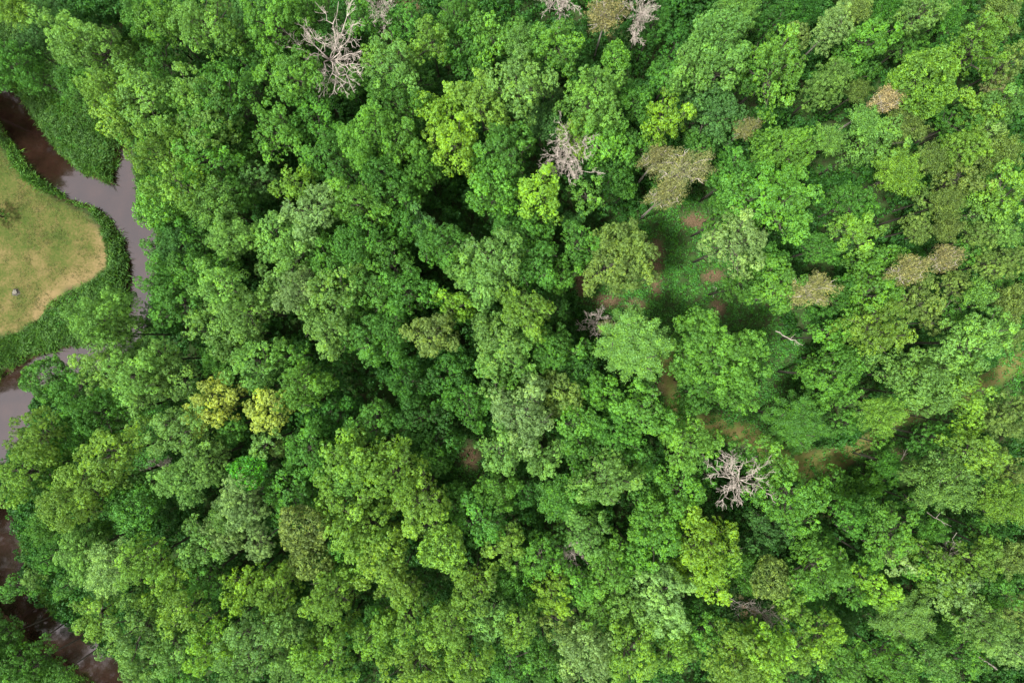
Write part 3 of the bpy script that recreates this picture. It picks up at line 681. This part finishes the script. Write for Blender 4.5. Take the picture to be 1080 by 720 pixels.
bare_tree('dead_tree', 'crooked bare limbed tree beside a dark hole near the lower golden trees', (800, 645), 14,
          [(770, 629, 14), (776, 640, 14), (808, 640, 14), (818, 645, 14), (826, 658, 14), (822, 668, 13), (812, 660, 13)], 0.13, 27, 0.8, depth=2, spread=0.35)
bare_tree('dead_tree', 'low twiggy grey dead tree in a grassy gap below the wide yellow tree', (164, 490), 5,
          [(150, 498, 4), (158, 484, 5), (176, 484, 5), (174, 496, 4), (180, 490, 4)], 0.1, 31, 0.9)
bare_tree('dead_tree', 'purplish grey bare shrub in the gap between large upper crowns', (264, 108), 9,
          [(258, 90, 9), (270, 96, 9), (262, 122, 9), (272, 118, 8), (254, 108, 9), (268, 134, 8)], 0.09, 33, 1.2, wood=M_BARK)
bare_tree('dead_tree', 'thin bare treetop at the top edge beside the forked bare tree', (402, 12), 16,
          [(396, 2, 16), (408, 4, 16), (408, 22, 15), (398, 20, 15)], 0.11, 35, 0.8)
bare_tree('dead_tree', 'bare sticks poking out between two olive crowns at lower right', (1004, 592), 15,
          [(998, 596, 15), (1008, 590, 16), (1012, 598, 15), (990, 590, 14)], 0.08, 37, 0.7)
bare_tree('dead_tree', 'small bare brownish tree in shade at the lower edge of the herb clearing', (630, 338), 7,
          [(636, 326, 8), (622, 350, 8), (640, 345, 7), (618, 336, 7), (630, 352, 6)], 0.09, 39, 1.0)

def log(label, p0, z0, p1, z1, r, seed, wood=M_DEAD):
    rng = np.random.RandomState(seed)
    a_ = np.array([*W(*p0, z0), z0]); b = np.array([*W(*p1, z1), z1]); O = a_.copy()
    q = tube(limb_pts(rng, a_ - O, b - O, 8, 0.03, 0), np.linspace(r, r * 0.4, 8), 8)
    me = mesh_np('trunk', np.array(q), len(q) // 4, None, wood)
    root = tree_root('fallen_trunk', label, 'fallen trunk', tuple(O), 'fallen trunks and loose limbs')
    o = bpy.data.objects.new('trunk', me); COL.objects.link(o); o.parent = root
    for k in range(3):
        s = a_ - O + (b - a_) * rng.uniform(0.4, 0.95); d = unit(unit(b - a_) + rng.normal(0, 0.6, 3)) * rng.uniform(0.5, 1.1)
        q = tube(limb_pts(rng, s, s + d, 4), np.linspace(r * 0.4, 0.01, 4), 4)
        me = mesh_np('limb', np.array(q), len(q) // 4, None, wood); o = bpy.data.objects.new('limb', me); COL.objects.link(o); o.parent = root
log('white broken limb stub sticking out below the oval tan tree', (818, 349), 6, (847, 364), 8, 0.07, 3)
log('fallen dark trunk crossing the crowns near the lower right corner', (1020, 682), 10, (1052, 706), 14, 0.12, 5, M_PALEBARK)
log('thin grey fallen limb lying beside the red-brown soil patch', (944, 494), 0.6, (958, 472), 1.5, 0.07, 7)
log('pale twig showing in the big olive crown at lower right', (978, 540), 13, (996, 552), 16, 0.05, 9)
log('thin log lying at the edge of the herb clearing', (752, 314), 0.2, (756, 303), 0.3, 0.06, 13)
log('rotting dark log lying on the herb clearing litter', (664, 328), 0.2, (670, 320), 0.3, 0.09, 15)

# ------------------------------------------------------------------ stump on the lawn
sx, sy = W(17, 308); gz = float(ground_z(np.array([sx]), np.array([sy]))[0])
root = tree_root('stump', 'weathered tree stump with pale top alone on the dry lawn', 'stump', (sx, sy, gz))
th = np.linspace(0, 2 * np.pi, 18, endpoint=False); rng = np.random.RandomState(2)
prof = 1 + 0.12 * rng.normal(0, 1, 18)
rings = [(0.55, -0.05), (0.42, 0.10), (0.34, 0.2), (0.32, 0.28), (0.27, 0.29)]
q = []
R_ = [np.stack([rr * prof * np.cos(th), rr * prof * np.sin(th), np.full(18, zz) + 0.02 * prof], -1) for rr, zz in rings]
for i in range(4):
    for k in range(18):
        k2 = (k + 1) % 18; q += [R_[i][k], R_[i][k2], R_[i + 1][k2], R_[i + 1][k]]
me = mesh_np('bark', np.array(q), len(q) // 4, None, bark_material('stump_bark', (0.035, 0.035, 0.028), (0.11, 0.105, 0.085), 4)); o = bpy.data.objects.new('bark', me); COL.objects.link(o); o.parent = root
me = bpy.data.meshes.new('cut_face'); tv = [tuple(p) for p in R_[-1]] + [(0, 0, 0.29)]
me.from_pydata(tv, [], [(k, (k + 1) % 18, 18) for k in range(18)]); me.materials.append(bark_material('cut_wood', (0.07, 0.07, 0.052), (0.17, 0.165, 0.125), 6))
o = bpy.data.objects.new('cut_face', me); COL.objects.link(o); o.parent = root

# ------------------------------------------------------------------ undergrowth, herbs, bank grass
def zones(X, Y):
    return (river_d(X, Y), poly_sd(LAWN, X, Y), dist_poly(TRAIL, X, Y) + 0.4 * vnoise(X, Y, 2.5),
            np.minimum(np.minimum(poly_sd(CLEAR, X, Y), poly_sd(OPEN2, X, Y)), np.minimum(poly_sd(HOLLOW, X, Y), poly_sd(GLADE, X, Y))))
rng = np.random.RandomState(21)
def stuff_obj(name, me, label):
    o = bpy.data.objects.new(name, me); COL.objects.link(o); o['kind'] = 'stuff'; o['label'] = label; o['category'] = name.replace('_', ' '); return o

# bushes: mounds of leaf clumps
NB = 10000
X, Y = rng.uniform(-86, 82, NB), rng.uniform(-58, 58, NB)
r_, l_, t_, c_ = zones(X, Y)
lit = np.zeros(NB)
for x, y, a_, b in PATCHES:
    cx, cy = W(x, y); k = CAM_H / F; lit = np.maximum(lit, np.hypot((X - cx) / (a_ * k), (Y - cy) / (b * k)) < 1.15)
ok = (r_ > 1.4) & (l_ > 2.0) & (t_ > 1.6) & (c_ > 1.3) & (lit < 0.5) & ~((r_ < 8.5) & (l_ < 24) & (X < -44) & (Y > -3))
X, Y = X[ok], Y[ok]
near = np.minimum(np.minimum(r_[ok] + 0.0, t_[ok]), np.minimum(c_[ok], l_[ok]))
BH = np.clip(3.2 + 2.6 * (vnoise(X, Y, 6) + 0.3) + rng.normal(0, 1.6, len(X)), 0.8, 8.5); BH = np.minimum(BH, 0.8 + near * 0.8)
BR = np.clip(0.75 + 0.12 * BH + rng.normal(0, 0.15, len(X)), 0.5, 1.7)
P, N, TT = [], [], []
for x, y, h, r in zip(X, Y, BH, BR):
    nc = int(5 + 5 * r * r); d = unit(rng.normal(0, 1, (nc, 3)) + np.array([0, 0, 0.8])); d[:, 2] = np.abs(d[:, 2])
    cc = np.array([x, y, max(h - r * 0.7, 0.2)]) + d * np.array([r, r, r * 0.75])
    n = 22
    dd = unit(rng.normal(0, 1, (nc, n, 3)) + d[:, None, :]); pp = cc[:, None, :] + dd * 0.42 * rng.uniform(0.5, 1, (nc, n, 1))
    P.append(pp.reshape(-1, 3)); N.append(unit(dd + np.array([0, 0, 0.5])).reshape(-1, 3)); TT.append(np.repeat(rng.rand(nc) * 0.6 + rng.rand() * 0.4, n))
P, N, TT = np.concatenate(P), np.concatenate(N), np.concatenate(TT)
print('undergrowth leaves', len(P))
stuff_obj('undergrowth', mesh_np('undergrowth', leaves(rng, P, N, 0.27), len(P), {'clump_tone': TT, 'leaf_tone': rng.rand(len(P))}, M_UNDER), 'dark green undergrowth filling the gaps between the trees')

# herbs on clearing floors and litter margins
NH = 150000
X, Y = rng.uniform(-60, 67, NH), rng.uniform(-45, 45, NH)
r_, l_, t_, c_ = zones(X, Y)
lit = np.zeros(NH)
for x, y, a_, b in PATCHES:
    cx, cy = W(x, y); k = CAM_H / F
    lit = np.maximum(lit, np.clip(1.5 - np.hypot((X - cx) / (a_ * k), (Y - cy) / (b * k)) - 0.35 * vnoise(X, Y, 1.5), 0, 1))
dens = np.where((c_ < 2.5) | (np.abs(t_) < 2.5), 1.0, 0.12); dens = np.where(t_ < 0.2, 0.28, dens)
dens = dens * (1 - 0.93 * np.clip(lit * 1.3, 0, 1)) * (0.55 + 0.9 * np.clip(vnoise(X, Y, 1.2) + 0.3, 0, 1))
ok = (rng.rand(NH) < dens) & (r_ > 1.0) & (l_ > 1.0)
X, Y = X[ok], Y[ok]; n = 7
hz = ground_z(X, Y); cl = rng.rand(len(X))
P = np.stack([X, Y, hz], -1)[:, None, :] + rng.normal(0, 1, (len(X), n, 3)) * np.array([0.16, 0.16, 0.05]) + np.array([0, 0, 0.16])
P[..., 2] += (rng.rand(len(X)) * 0.3)[:, None]
P = P.reshape(-1, 3); print('herbs', len(P))
stuff_obj('herb_layer', mesh_np('herb_layer', leaves(rng, P, np.tile([0, 0, 1.0], (len(P), 1)), 0.2, jitter=0.45), len(P), {'clump_tone': np.repeat(cl, n), 'leaf_tone': rng.rand(len(P))}, M_HERB),
          'low bright green herbs carpeting the forest clearing and path edges')

# tall grass along the banks
NR = 90000
X, Y = rng.uniform(-76, -44, NR), rng.uniform(-46, 44, NR)
r_, l_, t_, c_ = zones(X, Y)
ok = (r_ > 0.15 + 0.35 * vnoise(X, Y, 1.3)) & (r_ < 9.0) & (l_ > 0.2 + 0.5 * vnoise(X, Y, 1.7)) & (rng.rand(NR) < np.where(r_ < 5, 0.9, 0.4))
X, Y, r_ = X[ok], Y[ok], r_[ok]; n = 9
hz = ground_z(X, Y); hh = np.clip(0.36 + 0.22 * vnoise(X, Y, 2.5) + rng.normal(0, 0.12, len(X)), 0.15, 1.1)
base = (np.stack([X, Y, hz], -1)[:, None, :] + rng.normal(0, 0.12, (len(X), n, 3)) * np.array([1, 1, 0.05])).reshape(-1, 3)
H = np.repeat(hh, n) * rng.uniform(0.6, 1.25, len(base))
wind = np.array([0.35, -0.25])
ln_ = rng.normal(0, 0.6, (len(base), 2)) + wind
tip = base + np.concatenate([ln_ * H[:, None], H[:, None]], 1); sd = unit(np.concatenate([rng.normal(0, 1, (len(base), 2)), np.zeros((len(base), 1))], 1)) * 0.03
mid = base * 0.45 + tip * 0.55 + np.array([0, 0, 0.06])
v = np.stack([base - sd, mid + sd * 1.4, tip, mid - sd * 1.4], 1).reshape(-1, 3)
print('blades', len(base))
cl = np.repeat(np.clip(0.5 + 0.5 * vnoise(X, Y, 3.0) + rng.normal(0, 0.2, len(X)), 0, 1), n)
stuff_obj('bank_grass', mesh_np('bank_grass', v, len(base), {'clump_tone': cl, 'leaf_tone': rng.rand(len(base))}, M_REED), 'tall green grass and weeds lining the river banks')

NW = 16000
X, Y = rng.uniform(-76, -44, NW), rng.uniform(-46, 44, NW)
r_, l_, t_, c_ = zones(X, Y)
ok = (r_ > 0.3) & (r_ < 8) & (l_ > 0.5) & (vnoise(X + 50, Y, 1.8) > -0.12)
X, Y = X[ok], Y[ok]; n = 26; hh = rng.uniform(0.2, 0.9, len(X))
d = unit(rng.normal(0, 1, (len(X), n, 3)) + np.array([0, 0, 0.7]))
P = np.stack([X, Y, ground_z(X, Y) + hh * 0.6], -1)[:, None, :] + d * (0.18 + 0.3 * hh)[:, None, None]
N = unit(d + np.array([0, 0, 0.6])).reshape(-1, 3); P = P.reshape(-1, 3)
stuff_obj('bank_weeds', mesh_np('bank_weeds', leaves(rng, P, N, 0.15), len(P), {'clump_tone': np.repeat(rng.rand(len(X)), n), 'leaf_tone': rng.rand(len(P))}, leaf_material('weed_leaf', (0.075, 0.19, 0.036), 0.3, 0.6)),
          'leafy weeds growing among the tall bank grass')
NL = 60000
X, Y = rng.uniform(-76, -50, NL), rng.uniform(0, 26, NL)
sd_ = poly_sd(LAWN, X, Y); ok = (sd_ < 0.6 * vnoise(X, Y, 0.8)) & (vnoise(X, Y, 0.9) + 0.8 * vnoise(X, Y, 4.0) > rng.uniform(-0.5, 1.3, NL)); X, Y = X[ok], Y[ok]; n = 4
P = (np.stack([X, Y, ground_z(X, Y) + 0.05], -1)[:, None, :] + rng.normal(0, 0.07, (len(X), n, 3)) * np.array([1, 1, 0.2])).reshape(-1, 3)
stuff_obj('lawn_tufts', mesh_np('lawn_tufts', leaves(rng, P, np.tile([0, 0, 1.0], (len(P), 1)), 0.11, aspect=0.3, jitter=0.6), len(P), {'clump_tone': np.repeat(rng.rand(len(X)), n), 'leaf_tone': rng.rand(len(P))}, leaf_material('lawn_blade', (0.085, 0.105, 0.026), 0.2, 0.9)),
          'short tufts of grass and weeds across the dry lawn')
print('trees', len(trees))
